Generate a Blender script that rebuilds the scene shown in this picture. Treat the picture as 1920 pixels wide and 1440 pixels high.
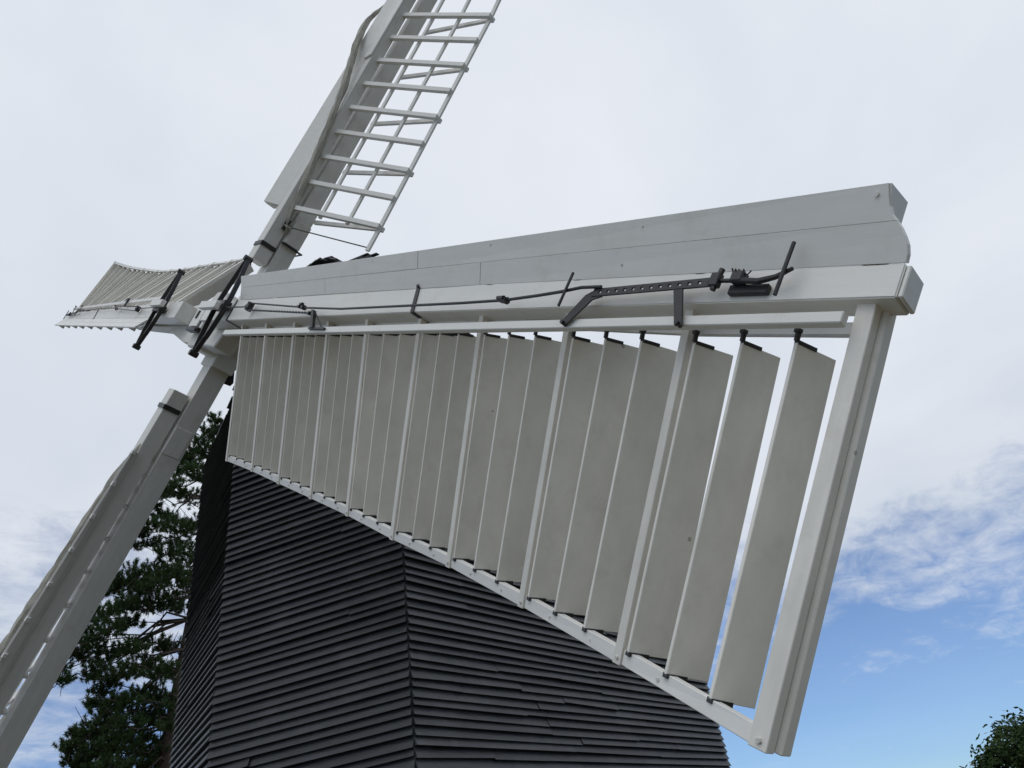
import bpy, bmesh, math, random
import numpy as np
from mathutils import Matrix, Vector

for o in list(bpy.data.objects):
    bpy.data.objects.remove(o, do_unlink=True)
sc = bpy.context.scene
COL = sc.collection
random.seed(11)
rng = np.random.default_rng(7)

# ------------------------------------------------------------------ camera
HUB = Vector((0.0, 0.0, 9.2))                     # middle of the sail cross
CAM_LOC = HUB + Vector((7.0115, -3.1269, -6.6190))
RW = ((0.7358046, 0.6625980, -0.1398410),
      (-0.4722854, 0.3541087, -0.8071887),
      (-0.4853227, 0.6599780, 0.5734901))
cam = bpy.data.cameras.new('camera')
cam.sensor_width = 36.0
cam.lens = 1387.5 / 1920.0 * 36.0
cam.clip_start = 0.05
cam.clip_end = 2000
cam_o = bpy.data.objects.new('camera', cam)
COL.objects.link(cam_o)
r, d, f = (Vector(v) for v in RW)
m3 = Matrix((r, -d, -f)).transposed()
cam_o.matrix_world = Matrix.Translation(CAM_LOC) @ m3.to_4x4()
sc.camera = cam_o

# ------------------------------------------------------------------ sky
SUN_EL, SUN_AZ = 52.0, 150.0     # degrees, azimuth clockwise from +Y
world = bpy.data.worlds.new('World')
sc.world = world
world.use_nodes = True
wt = world.node_tree
for n in list(wt.nodes):
    wt.nodes.remove(n)
def wn(t, **kw):
    n = wt.nodes.new(t)
    for k, v in kw.items():
        setattr(n, k, v)
    return n
def wl(a, b):
    wt.links.new(a, b)
def wmath(op, a, b=None, c=None, clamp=False):
    n = wn('ShaderNodeMath', operation=op, use_clamp=clamp)
    for i, v in enumerate((a, b, c)):
        if v is None:
            continue
        if isinstance(v, (int, float)):
            n.inputs[i].default_value = v
        else:
            wl(v, n.inputs[i])
    return n.outputs[0]
out = wn('ShaderNodeOutputWorld')
bg = wn('ShaderNodeBackground')
bg.inputs['Strength'].default_value = 0.1
sky = wn('ShaderNodeTexSky', sky_type='NISHITA', sun_disc=False)
sky.sun_elevation = math.radians(SUN_EL)
sky.sun_rotation = math.radians(SUN_AZ)
sky.air_density = 1.0
sky.dust_density = 0.2
sky.ozone_density = 3.0
tc = wn('ShaderNodeTexCoord')
sx = wn('ShaderNodeSeparateXYZ')
wl(tc.outputs['Generated'], sx.inputs[0])
zc = wmath('ADD', wmath('MAXIMUM', sx.outputs[2], 0.0), 0.13)
cx = wn('ShaderNodeCombineXYZ')
wl(wmath('DIVIDE', sx.outputs[0], zc), cx.inputs[0])
wl(wmath('DIVIDE', sx.outputs[1], zc), cx.inputs[1])
def wnoise(scale, detail, rough, off, stretch=(1, 1, 1), dist=0.0):
    mp = wn('ShaderNodeMapping')
    mp.inputs['Location'].default_value = off
    mp.inputs['Scale'].default_value = stretch
    wl(cx.outputs[0], mp.inputs[0])
    n = wn('ShaderNodeTexNoise')
    n.inputs['Scale'].default_value = scale
    n.inputs['Detail'].default_value = detail
    n.inputs['Roughness'].default_value = rough
    n.inputs['Distortion'].default_value = dist
    wl(mp.outputs[0], n.inputs['Vector'])
    return n.outputs['Fac']
n_big = wnoise(0.55, 3, 0.5, (8.7, 3.3, 0))
n_mid = wnoise(2.2, 8, 0.62, (0.4, 5.2, 0), dist=0.4)
n_fine = wnoise(9.0, 6, 0.65, (2.0, 9.0, 0), (1.0, 0.6, 1.0), dist=0.6)
# the sheet of cloud covers the upper sky and breaks up into wisps towards the horizon
el = wn('ShaderNodeMapRange')
el.inputs['From Min'].default_value = 0.105
el.inputs['From Max'].default_value = 0.52
el.inputs['To Min'].default_value = -0.58
el.inputs['To Max'].default_value = 0.72
wl(sx.outputs[2], el.inputs['Value'])
def amp(n, k):
    return wmath('MULTIPLY', wmath('SUBTRACT', n, 0.5), k)
dens = wmath('ADD', wmath('ADD', amp(n_big, 1.5), amp(n_mid, 1.3)), amp(n_fine, 0.95))
dens = wmath('ADD', dens, el.outputs[0])
cov = wn('ShaderNodeMapRange', interpolation_type='SMOOTHSTEP')
cov.inputs['From Min'].default_value = -0.42
cov.inputs['From Max'].default_value = 0.42
cov.inputs['To Min'].default_value = 0.13
wl(dens, cov.inputs['Value'])
ramp = wn('ShaderNodeValToRGB')
ramp.color_ramp.elements[0].position = 0.30
ramp.color_ramp.elements[0].color = (0.60, 0.665, 0.76, 1)
ramp.color_ramp.elements[1].position = 0.68
ramp.color_ramp.elements[1].color = (0.80, 0.835, 0.90, 1)
n_sh = wnoise(0.9, 5, 0.55, (7.0, 2.0, 0), dist=0.3)
wl(n_sh, ramp.inputs[0])
cl = wn('ShaderNodeVectorMath', operation='SCALE')
cl.inputs['Scale'].default_value = 10.0
wl(ramp.outputs[0], cl.inputs[0])
sb = wn('ShaderNodeVectorMath', operation='MULTIPLY')
sb.inputs[1].default_value = (0.58, 0.78, 1.05)
wl(sky.outputs[0], sb.inputs[0])
mix = wn('ShaderNodeMix', data_type='RGBA')
wl(cov.outputs[0], mix.inputs['Factor'])
wl(sb.outputs[0], mix.inputs['A'])
wl(cl.outputs[0], mix.inputs['B'])
wl(mix.outputs['Result'], bg.inputs['Color'])
wl(bg.outputs[0], out.inputs['Surface'])

# ------------------------------------------------------------------ sun
sun = bpy.data.lights.new('sun', 'SUN')
sun.energy = 0.6
sun.angle = math.radians(45)
sun.color = (1.0, 0.96, 0.90)
sun_o = bpy.data.objects.new('sun', sun)
COL.objects.link(sun_o)
sv = Vector((math.sin(math.radians(SUN_AZ)) * math.cos(math.radians(SUN_EL)),
             math.cos(math.radians(SUN_AZ)) * math.cos(math.radians(SUN_EL)),
             math.sin(math.radians(SUN_EL))))
sun_o.rotation_euler = (-sv).to_track_quat('-Z', 'Y').to_euler()
sun_o.location = HUB + sv * 30

sc.view_settings.view_transform = 'Standard'
sc.view_settings.look = 'None'
sc.view_settings.exposure = 0.0
sc.view_settings.gamma = 1.0
sc.view_settings.use_curve_mapping = False

# ------------------------------------------------------------------ materials
def mat(name, base, rough=0.5, var=0.12, nscale=6.0, tint=None, tint_amt=0.0, tscale=2.0,
        stretch=(1, 1, 1), bump=0.0, bscale=40.0, bdist=0.004, metal=0.0, spec=0.5, objvar=0.0, trans=0.0, specks=0.0):
    m = bpy.data.materials.new(name)
    m.use_nodes = True
    nt = m.node_tree
    b = nt.nodes['Principled BSDF']
    b.inputs['Roughness'].default_value = rough
    b.inputs['Metallic'].default_value = metal
    b.inputs['Specular IOR Level'].default_value = spec
    L = nt.links.new
    tcn = nt.nodes.new('ShaderNodeTexCoord')
    mp = nt.nodes.new('ShaderNodeMapping')
    mp.inputs['Scale'].default_value = stretch
    L(tcn.outputs['Object'], mp.inputs[0])
    n1 = nt.nodes.new('ShaderNodeTexNoise')
    n1.inputs['Scale'].default_value = nscale
    n1.inputs['Detail'].default_value = 6
    n1.inputs['Roughness'].default_value = 0.6
    L(mp.outputs[0], n1.inputs['Vector'])
    rp = nt.nodes.new('ShaderNodeValToRGB')
    rp.color_ramp.elements[0].position = 0.3
    rp.color_ramp.elements[1].position = 0.72
    rp.color_ramp.elements[0].color = tuple(c * (1 - var) for c in base) + (1,)
    rp.color_ramp.elements[1].color = tuple(min(1, c * (1 + var * 0.5)) for c in base) + (1,)
    L(n1.outputs['Fac'], rp.inputs[0])
    colr = rp.outputs[0]
    if tint is not None:
        n2 = nt.nodes.new('ShaderNodeTexNoise')
        n2.inputs['Scale'].default_value = tscale
        n2.inputs['Detail'].default_value = 9
        n2.inputs['Roughness'].default_value = 0.72
        L(tcn.outputs['Object'], n2.inputs['Vector'])
        mr = nt.nodes.new('ShaderNodeMapRange')
        mr.inputs['From Min'].default_value = 0.52
        mr.inputs['From Max'].default_value = 0.72
        mr.inputs['To Max'].default_value = tint_amt
        L(n2.outputs['Fac'], mr.inputs['Value'])
        mx = nt.nodes.new('ShaderNodeMix')
        mx.data_type = 'RGBA'
        mx.inputs['B'].default_value = tuple(tint) + (1,)
        L(mr.outputs[0], mx.inputs['Factor'])
        L(colr, mx.inputs['A'])
        colr = mx.outputs['Result']
    if specks > 0:
        # a few chips and fly specks in the paint
        vo = nt.nodes.new('ShaderNodeTexVoronoi')
        vo.inputs['Scale'].default_value = 7.0
        L(tcn.outputs['Object'], vo.inputs['Vector'])
        sc_ = nt.nodes.new('ShaderNodeSeparateColor')
        L(vo.outputs['Color'], sc_.inputs[0])
        rad_ = nt.nodes.new('ShaderNodeMapRange')
        rad_.inputs['From Min'].default_value = 1.0 - 0.30 * specks
        rad_.inputs['To Min'].default_value = 0.0
        rad_.inputs['To Max'].default_value = 0.075
        L(sc_.outputs[0], rad_.inputs['Value'])
        lt = nt.nodes.new('ShaderNodeMath')
        lt.operation = 'LESS_THAN'
        L(vo.outputs['Distance'], lt.inputs[0])
        L(rad_.outputs[0], lt.inputs[1])
        k2 = nt.nodes.new('ShaderNodeMath')
        k2.operation = 'MULTIPLY'
        k2.inputs[1].default_value = 0.55
        L(lt.outputs[0], k2.inputs[0])
        mx2 = nt.nodes.new('ShaderNodeMix')
        mx2.data_type = 'RGBA'
        mx2.inputs['B'].default_value = (0.16, 0.13, 0.10, 1)
        L(k2.outputs[0], mx2.inputs['Factor'])
        L(colr, mx2.inputs['A'])
        colr = mx2.outputs['Result']
    if objvar > 0:
        oi = nt.nodes.new('ShaderNodeObjectInfo')
        mr2 = nt.nodes.new('ShaderNodeMapRange')
        mr2.inputs['To Min'].default_value = 1 - objvar
        mr2.inputs['To Max'].default_value = 1 + objvar
        L(oi.outputs['Random'], mr2.inputs['Value'])
        vm = nt.nodes.new('ShaderNodeVectorMath')
        vm.operation = 'SCALE'
        L(colr, vm.inputs[0])
        L(mr2.outputs[0], vm.inputs['Scale'])
        colr = vm.outputs[0]
    L(colr, b.inputs['Base Color'])
    if bump > 0:
        n3 = nt.nodes.new('ShaderNodeTexNoise')
        n3.inputs['Scale'].default_value = bscale
        n3.inputs['Detail'].default_value = 5
        L(mp.outputs[0], n3.inputs['Vector'])
        bp = nt.nodes.new('ShaderNodeBump')
        bp.inputs['Strength'].default_value = bump
        bp.inputs['Distance'].default_value = bdist
        L(n3.outputs['Fac'], bp.inputs['Height'])
        L(bp.outputs[0], b.inputs['Normal'])
    if trans > 0:
        b.inputs['Transmission Weight'].default_value = 0
        tl = nt.nodes.new('ShaderNodeBsdfTranslucent')
        L(colr, tl.inputs['Color'])
        ms = nt.nodes.new('ShaderNodeMixShader')
        ms.inputs[0].default_value = trans
        om = nt.nodes['Material Output']
        L(b.outputs[0], ms.inputs[1])
        L(tl.outputs[0], ms.inputs[2])
        L(ms.outputs[0], om.inputs['Surface'])
    return m

M_WHITE = mat('white_paint', (0.79, 0.765, 0.71), 0.42, 0.045, 3.0, (0.52, 0.47, 0.38), 0.26, 4.0,
              (1, 7, 7), 0.14, 14.0, 0.003, specks=0.5)
M_SHUT = mat('shutter_paint', (0.83, 0.785, 0.70), 0.5, 0.12, 2.5, (0.50, 0.45, 0.36), 0.26, 6.0,
             (6, 1, 1), 0.16, 14.0, 0.002, objvar=0.055, specks=1.0)
M_STOCK = mat('stock_paint', (0.68, 0.655, 0.60), 0.5, 0.08, 2.5, (0.45, 0.42, 0.34), 0.32, 4.0,
              (6, 1, 6), 0.2, 12.0, 0.003, specks=0.6)
M_IRON = mat('black_iron', (0.014, 0.014, 0.015), 0.5, 0.3, 14.0, (0.07, 0.05, 0.035), 0.5, 18.0,
             bump=0.4, bscale=60, bdist=0.002, metal=0.0, spec=0.6)
M_BOLT = mat('painted_bolt', (0.66, 0.64, 0.58), 0.5, 0.15, 30.0, (0.30, 0.17, 0.08), 0.7, 25.0)
M_TAR = mat('tarred_board', (0.029, 0.032, 0.034), 0.40, 0.42, 2.2, (0.075, 0.078, 0.078), 0.6, 2.2,
            (1, 1, 9), 0.6, 9.0, 0.006, spec=0.45, objvar=0.3)
M_DARK = mat('dark_wood', (0.02, 0.02, 0.021), 0.7, 0.3, 5.0)
M_CLOTH = mat('sailcloth', (0.46, 0.435, 0.37), 0.85, 0.2, 9.0, (0.30, 0.28, 0.23), 0.6, 8.0,
              (1, 1, 1), 0.8, 25.0, 0.01)
M_BARK = mat('pine_bark', (0.07, 0.05, 0.038), 0.9, 0.4, 7.0, bump=0.8, bscale=12, bdist=0.03)
M_NEEDLE = mat('pine_needles', (0.062, 0.102, 0.038), 0.6, 0.45, 1.6, (0.09, 0.118, 0.04), 0.5, 1.2, trans=0.25, spec=0.12)
M_LEAF = mat('green_leaves', (0.032, 0.060, 0.014), 0.7, 0.45, 2.0, (0.05, 0.085, 0.018), 0.5, 1.5, trans=0.2, spec=0.2)
M_GRASS = mat('grass', (0.125, 0.110, 0.074), 0.9, 0.35, 0.6, (0.19, 0.165, 0.115), 0.5, 0.15, bump=0.6, bscale=30, bdist=0.03)

# ------------------------------------------------------------------ mesh helpers
def link(name, me, material=None, parent=None, **props):
    o = bpy.data.objects.new(name, me)
    COL.objects.link(o)
    if material is not None and me is not None:
        me.materials.append(material)
    if parent is not None:
        o.parent = parent
    for k, v in props.items():
        o[k] = v
    return o

class MB:
    def __init__(s):
        s.bm = bmesh.new()
    def hexa(s, p, bev=0.0):
        b = bmesh.new()
        v = [b.verts.new(q) for q in p]
        for fc in ((0, 3, 2, 1), (4, 5, 6, 7), (0, 1, 5, 4), (1, 2, 6, 5), (2, 3, 7, 6), (3, 0, 4, 7)):
            b.faces.new([v[i] for i in fc])
        bmesh.ops.recalc_face_normals(b, faces=b.faces[:])
        if bev > 0:
            bmesh.ops.bevel(b, geom=b.edges[:], offset=bev, segments=1, affect='EDGES', clamp_overlap=True)
        s.merge(b)
        return s
    def merge(s, b):
        me = bpy.data.meshes.new('tmp')
        b.to_mesh(me)
        b.free()
        s.bm.from_mesh(me)
        bpy.data.meshes.remove(me)
    def box(s, x0, x1, y0, y1, z0, z1, bev=0.0, fn=None):
        p = [(x0, y0, z0), (x1, y0, z0), (x1, y1, z0), (x0, y1, z0),
             (x0, y0, z1), (x1, y0, z1), (x1, y1, z1), (x0, y1, z1)]
        if fn:
            p = [fn(q) for q in p]
        return s.hexa(p, bev)
    def prism(s, poly, a, b, fn, bev=0.0):
        """poly: list of 2-D points, fn(p2, h) -> 3-D"""
        bmm = bmesh.new()
        lo = [bmm.verts.new(fn(q, a)) for q in poly]
        hi = [bmm.verts.new(fn(q, b)) for q in poly]
        n = len(poly)
        bmm.faces.new(lo)
        bmm.faces.new(hi[::-1])
        for i in range(n):
            j = (i + 1) % n
            bmm.faces.new((lo[i], hi[i], hi[j], lo[j]))
        bmesh.ops.recalc_face_normals(bmm, faces=bmm.faces[:])
        if bev > 0:
            bmesh.ops.bevel(bmm, geom=bmm.edges[:], offset=bev, segments=1, affect='EDGES', clamp_overlap=True)
        s.merge(bmm)
        return s
    def tube(s, pts, rad, seg=8, squash=None):
        pts = [Vector(p) for p in pts]
        rads = rad if isinstance(rad, (list, tuple)) else [rad] * len(pts)
        rings = []
        up = Vector((0.13, 0.2, 1)).normalized()
        for i, p in enumerate(pts):
            t = (pts[min(i + 1, len(pts) - 1)] - pts[max(i - 1, 0)]).normalized()
            a = t.cross(up)
            if a.length < 1e-3:
                a = t.cross(Vector((1, 0, 0)))
            a.normalize()
            c = t.cross(a)
            rings.append([s.bm.verts.new(p + (a * math.cos(2 * math.pi * k / seg) + c * math.sin(2 * math.pi * k / seg)) * rads[i])
                          for k in range(seg)])
        for i in range(len(rings) - 1):
            for k in range(seg):
                l = (k + 1) % seg
                s.bm.faces.new((rings[i][k], rings[i][l], rings[i + 1][l], rings[i + 1][k]))
        s.bm.faces.new(rings[0][::-1])
        s.bm.faces.new(rings[-1])
        return s
    def build(s, name, material, parent=None, smooth=False, **props):
        me = bpy.data.meshes.new(name)
        bmesh.ops.recalc_face_normals(s.bm, faces=s.bm.faces[:])
        s.bm.to_mesh(me)
        s.bm.free()
        if smooth:
            for p in me.polygons:
                p.use_smooth = True
        return link(name, me, material, parent, **props)

def lerp(xs, ys, x):
    return float(np.interp(x, xs, ys))

# ------------------------------------------------------------------ ground
g = bmesh.new()
N = 24
S = 260.0
vv = [[g.verts.new((-S + 2 * S * i / N, -S + 2 * S * j / N + 60, 0.0)) for j in range(N + 1)] for i in range(N + 1)]
for i in range(N):
    for j in range(N):
        g.faces.new((vv[i][j], vv[i + 1][j], vv[i + 1][j + 1], vv[i][j + 1]))
me = bpy.data.meshes.new('ground')
g.to_mesh(me)
g.free()
link('ground', me, M_GRASS, None, kind='structure')

# ------------------------------------------------------------------ mill body
body = bpy.data.objects.new('windmill', None)
COL.objects.link(body)
body.location = (0, 3.8, 0)
body['label'] = 'black weatherboarded windmill body with angled front standing behind the white sails'
body['category'] = 'windmill'
BO = Vector(body.location)
HZ = HUB.z
AP = Vector((0.0, 0.784))          # prow of the breast
CR = Vector((2.025, 1.442))        # right front corner
CL = Vector((-2.06, 1.46))
RR = Vector((2.025, 6.91))
RL = Vector((-2.06, 6.91))

def wall_board(mb, A, B, out, z, h, expo, j=1.0, s0=0.0, s1=1.0):
    """one lapped board between fractions s0..s1 of wall line A-B, bottom edge at z (relative to the hub)"""
    jz0, jz1 = (random.uniform(-0.010, 0.010) * j for _ in range(2))
    jo0, jo1 = (random.uniform(-0.003, 0.008) * j for _ in range(2))
    if random.random() < 0.06:
        jo1 += random.uniform(0.005, 0.014) * j
    p = []
    for (s, jz, jo) in ((s0, jz0, jo0), (s1, jz1, jo1)):
        q = A.lerp(B, s)
        for (zz, oi, oo) in ((z + jz, 0.018, 0.045), (z + jz + h, -0.012, -0.001)):
            for o in (oi + jo, oo + jo):
                p.append((q.x + out.x * o - BO.x, q.y + out.y * o - BO.y, HZ + zz))
    # order: s0:bottom in,out top in,out ; s1: same
    a = p
    mb.hexa([a[0], a[1], a[5], a[4], a[2], a[3], a[7], a[6]])

def outn(A, B):
    d = (B - A).normalized()
    n = Vector((d.y, -d.x))
    return n if n.dot((A + B) / 2 - Vector((0, 4))) > 0 else -n

core = MB()
core.prism([AP, CR, RR, RL, CL], HZ - 7.0, HZ - 0.75,
           lambda q, h: ((q[0] - (0.012 if q[0] > 0.1 else -0.012 if q[0] < -0.1 else 0)) - BO.x, q[1] + 0.012 - BO.y, h))
core.build('wall_core', M_DARK, body)
EXPO = 0.079
rest = MB()
nrow = int((7.0 - 0.75) / EXPO)
faces = [('r', AP, CR), ('l', CL, AP), ('s', CR, RR), ('b', RR, RL), ('w', RL, CL)]
for tag, A, B in faces:
    o = outn(A, B)
    Lw = (B - A).length
    for i in range(nrow):
        z = -7.0 + i * EXPO
        h = EXPO + 0.03
        vis = (tag in 'rl' and -5.9 < z < -1.7) or (tag == 's' and -5.9 < z < -3.3)
        # a small lap at the corners, alternating
        e0 = -0.012 / Lw
        e1 = 1 + 0.012 / Lw
        cuts = []
        if tag == 's':
            k = random.choice((1, 2, 2, 3))
            cuts = sorted(random.uniform(0.08, 0.95) for _ in range(k))
            cuts = [c for n, c in enumerate(cuts) if n == 0 or c - cuts[n - 1] > 0.12]
        elif tag in 'rl' and random.random() < 0.16:
            cuts = [random.uniform(0.2, 0.8)]
        ss = [e0] + cuts + [e1]
        for n in range(len(ss) - 1):
            if vis:
                mb = MB()
                wall_board(mb, A, B, o, z, h, EXPO, 1.0, ss[n], ss[n + 1] - (0.002 / Lw if n < len(ss) - 2 else 0))
                mb.build('weatherboard', M_TAR, body)
            else:
                wall_board(rest, A, B, o, z, h, EXPO, 1.0, ss[n], ss[n + 1])
# the breast rises a little higher behind the sail cross
rest.build('weatherboards', M_TAR, body, kind='stuff')

# post that carries the body
pm = MB()
pm.prism([(0.38 * math.cos(a), 0.38 * math.sin(a)) for a in [i * math.pi / 4 + 0.39 for i in range(8)]], 0.0, HZ - 6.95,
         lambda q, h: (q[0], q[1] + 3.8 - BO.y, h))
pm.build('post', M_DARK, body)

# arched roof of lapped boards
PROF = [(2.13, -0.84), (1.95, -0.52), (1.74, -0.12), (1.54, 0.22), (1.22, 0.76), (0.86, 1.20), (0.48, 1.50), (0.0, 1.62)]
rf = MB()
poly = PROF + [(-x, z) for x, z in PROF[-2::-1]]
rf.prism([(x * 0.985, z - 0.03) for x, z in poly], 1.62, 6.95, lambda q, h: (q[0] - BO.x, h - BO.y, HZ + q[1]))
roof = rf.build('roof', M_DARK, body)
seg = [math.dist(PROF[i], PROF[i + 1]) for i in range(len(PROF) - 1)]
cum = [0]
for s_ in seg:
    cum.append(cum[-1] + s_)
def prof(s, sg):
    s = max(0, min(cum[-1] - 1e-6, s))
    x = lerp(cum, [p[0] for p in PROF], s)
    z = lerp(cum, [p[1] for p in PROF], s)
    return Vector((x * sg, z))
for sg in (1, -1):
    nb = 24
    for i in range(nb):
        s0 = cum[-1] * i / nb
        s1 = cum[-1] * (i + 1.35) / nb
        a, b = prof(s0, sg), prof(s1, sg)
        t = (b - a).normalized()
        n = Vector((t.y, -t.x))
        if n.x * sg < 0 and n.y < 0:
            n = -n
        if n.dot(Vector((sg, 0.6))) < 0:
            n = -n
        y0 = 1.5 + random.uniform(-0.05, 0.05)
        y1 = 7.02 + random.uniform(-0.04, 0.04)
        mb = MB()
        q = [a + n * 0.02, a + n * 0.045, b + n * 0.012, b]
        mb.hexa([(q[0].x, y0 - BO.y, HZ + q[0].y), (q[1].x, y0 - BO.y, HZ + q[1].y), (q[1].x, y1 - BO.y, HZ + q[1].y), (q[0].x, y1 - BO.y, HZ + q[0].y),
                 (q[3].x, y0 - BO.y, HZ + q[3].y), (q[2].x, y0 - BO.y, HZ + q[2].y), (q[2].x, y1 - BO.y, HZ + q[2].y), (q[3].x, y1 - BO.y, HZ + q[3].y)])
        mb.build('roof_board', M_TAR, roof)
# sloping top of the angled breast and the beam under the windshaft
bt = MB()
bm_ = bmesh.new()
pts = [(0, 0.76, -0.74), (2.04, 1.44, -0.74), (1.5, 1.64, 0.3), (0, 1.64, 0.55), (-1.5, 1.64, 0.3), (-2.07, 1.46, -0.74)]
v = [bm_.verts.new((p[0] - BO.x, p[1] - BO.y, HZ + p[2])) for p in pts]
bm_.faces.new((v[0], v[1], v[2], v[3]))
bm_.faces.new((v[0], v[3], v[4], v[5]))
bt.merge(bm_)
bt.build('breast_top', M_TAR, body)
for (q0, q1) in (((1.02, 1.58, 1.06), (1.50, 1.60, 0.885)), ((1.34, 1.60, 0.90), (1.66, 1.62, 0.775))):
    bb2 = MB()
    for k2, (dx2, dz2) in enumerate(((0, 0), (-0.10, 0.015))):
        bb2.hexa([(q0[0] + x2 - BO.x, q0[1] + y2 - BO.y, HZ + q0[2] + z2) for x2, y2, z2 in ((0, 0, 0), (0, .05, 0), (0, .05, .018), (0, 0, .018))] +
                 [(q1[0] + dx2 - BO.x, q1[1] + y2 - BO.y, HZ + q1[2] + dz2 + z2) for x2, y2, z2 in ((0, 0, 0), (0, .05, 0), (0, .05, .018), (0, 0, .018))])
    bb2.build('barge_board', M_TAR, body)
bk = MB()
bk.box(-0.36, -0.28, 0.66 - BO.y, 0.80 - BO.y, HZ - 0.62, HZ - 0.36)
bk.build('bracket', M_IRON, body)

# ------------------------------------------------------------------ sail cross
rotor = bpy.data.objects.new('windmill_sails', None)
COL.objects.link(rotor)
MS = Matrix(((0.8040513, 0.5945600, 0.0), (-0.0830527, 0.1123161, -0.9901956), (-0.5887307, 0.7961680, 0.1396877)))
rotor.matrix_world = Matrix.Translation(HUB) @ MS.to_4x4()
rotor['label'] = 'white four-armed windmill sail cross of shuttered and lattice sails'
rotor['category'] = 'windmill sails'
W0 = -0.0286

TOPX, TOPY = [0.0, 1.69, 5.35, 7.77, 8.62], [0.105, 0.102, 0.099, 0.078, 0.068]
BOTX, BOTY = [0.0, 1.84, 5.5, 6.95, 8.62], [-0.15, -0.146, -0.091, -0.08, -0.069]

def spring_sail(sgn, U, TH, uT, heel, label):
    sc_u = uT / 8.62
    def mp(p):
        return (sgn * p[0], sgn * p[1], p[2])
    th = lambda u: lerp(U, TH, u)
    top = lambda u: lerp([x * sc_u for x in TOPX], TOPY, u)
    bot = lambda u: lerp([x * sc_u for x in BOTX], BOTY, u)
    dep = lambda u: lerp([0, uT], [-0.205, -0.125], u)
    def P(u, t, n, thv=None):
        a = th(u) if thv is None else thv
        return mp((u, -t * math.cos(a) - n * math.sin(a), W0 - t * math.sin(a) + n * math.cos(a)))
    # whip: the long front timber, slightly tapered
    wb = MB()
    stops = [heel, 1.84 * sc_u, 5.4 * sc_u, 7.0 * sc_u, uT]
    b = bmesh.new()
    rings = []
    for u in stops:
        rings.append([b.verts.new(mp(q)) for q in ((u, top(u), 0), (u, bot(u), 0), (u, bot(u), dep(u)), (u, top(u), dep(u)))])
    for i in range(len(rings) - 1):
        for k in range(4):
            l = (k + 1) % 4
            b.faces.new((rings[i][k], rings[i][l], rings[i + 1][l], rings[i + 1][k]))
    b.faces.new(rings[0])
    b.faces.new(rings[-1][::-1])
    bmesh.ops.recalc_face_normals(b, faces=b.faces[:])
    sharp = [e for e in b.edges if len(e.link_faces) == 2 and e.calc_face_angle() > 0.8]
    bmesh.ops.bevel(b, geom=sharp, offset=0.005, segments=2, affect='EDGES')
    wb.merge(b)
    whip = wb.build('spring_sail', M_WHITE, rotor, label=label)
    # end grain block, set in a little behind a dark joint
    MB().box(uT + 0.002, uT + 0.019, bot(uT) + 0.004, top(uT) - 0.006, dep(uT) + 0.002, -0.006, 0.004, mp).build('end_block', M_WHITE, whip)
    # bars
    for k, u in enumerate(U):
        a = TH[k]
        wdt = 0.068 if k == len(U) - 1 else 0.044
        d = 0.05 if k == len(U) - 1 else 0.055
        P2 = lambda q: P(q[0], q[1], q[2], a)
        te = 1.612
        MB().box(u - wdt, u, 0.02, te, -d, 0.0, 0.003, P2).build('sail_bar', M_SHUT, whip)
        if k == len(U) - 1:
            MB().box(u - wdt + 0.025, u + 0.022, -0.06, te - 0.004, -0.118, -0.056, 0.004, P2).build('sail_bar', M_SHUT, whip)
        # triangular cleat behind the leading board
        w_ = 0.09 if k == len(U) - 1 else 0.04
        last = k == len(U) - 1
        poly = [(top(u) - 0.01, -0.03), (0.327, 0.117), (0.345, -0.02)] if last else [(top(u) - 0.01, -0.03), (0.318, 0.098), (0.322, -0.03)]
        u1 = u + (0.004 if last else 0.0)
        MB().prism(poly, u1 - w_, u1, lambda q, h: mp((h, q[0], q[1]))).build('cleat', M_WHITE, whip)
    # hem lath along the trailing edge
    hb = MB()
    for k in range(len(U) - 1):
        u0, u1 = U[k], U[k + 1] - (0.044 if k < len(U) - 2 else 0.068)
        pts = []
        for (u, a) in ((u0, TH[k]), (u1, TH[k + 1])):
            for (t, n) in ((1.545, -0.05), (1.607, -0.05), (1.607, -0.009), (1.545, -0.009)):
                pts.append(P(u, t, n, a))
        hb.hexa(pts, 0.0025)
    hem = hb.build('hem_lath', M_WHITE, whip)
    # small bolts on the hem and bars
    def bolt(u, t, n, r_, a, m_=M_BOLT, par=whip, name='bolt'):
        mb = MB()
        mb.prism([(r_ * math.cos(i * math.pi / 3), r_ * math.sin(i * math.pi / 3)) for i in range(6)], 0, 1,
                 lambda q, h: P(u + q[0] * (1 - 0.25 * h), t + q[1] * (1 - 0.25 * h), n + h * r_ * 0.8, a))
        mb.build(name, m_, par)
    for k in range(len(U)):
        if k > 0:
            bolt(U[k] - 0.02 - (0.012 if k == len(U) - 1 else 0), 1.585, 0.0, 0.009 if k < 9 else 0.012, TH[k])
        if k < len(U) - 1:
            for fr in (0.3, 0.72):
                uu = U[k] + (U[k + 1] - U[k]) * fr
                bolt(uu, 1.58, -0.009, 0.008 if k < 8 else 0.011, th(uu))
    # shutter bar in front of the bars
    sbt = lambda u: lerp([2.0 * sc_u, 8.475 * sc_u], [-0.281 if sgn > 0 else -0.19, -0.138], u)
    u0, u1 = U[0] - 0.05, U[-1] - 0.066
    sb = MB()
    nseg = 6
    pts = [u0 + (u1 - u0) * i / nseg for i in range(nseg + 1)]
    h0 = lambda u: lerp([2 * sc_u, 8.475 * sc_u], [0.058, 0.047], u)
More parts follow.
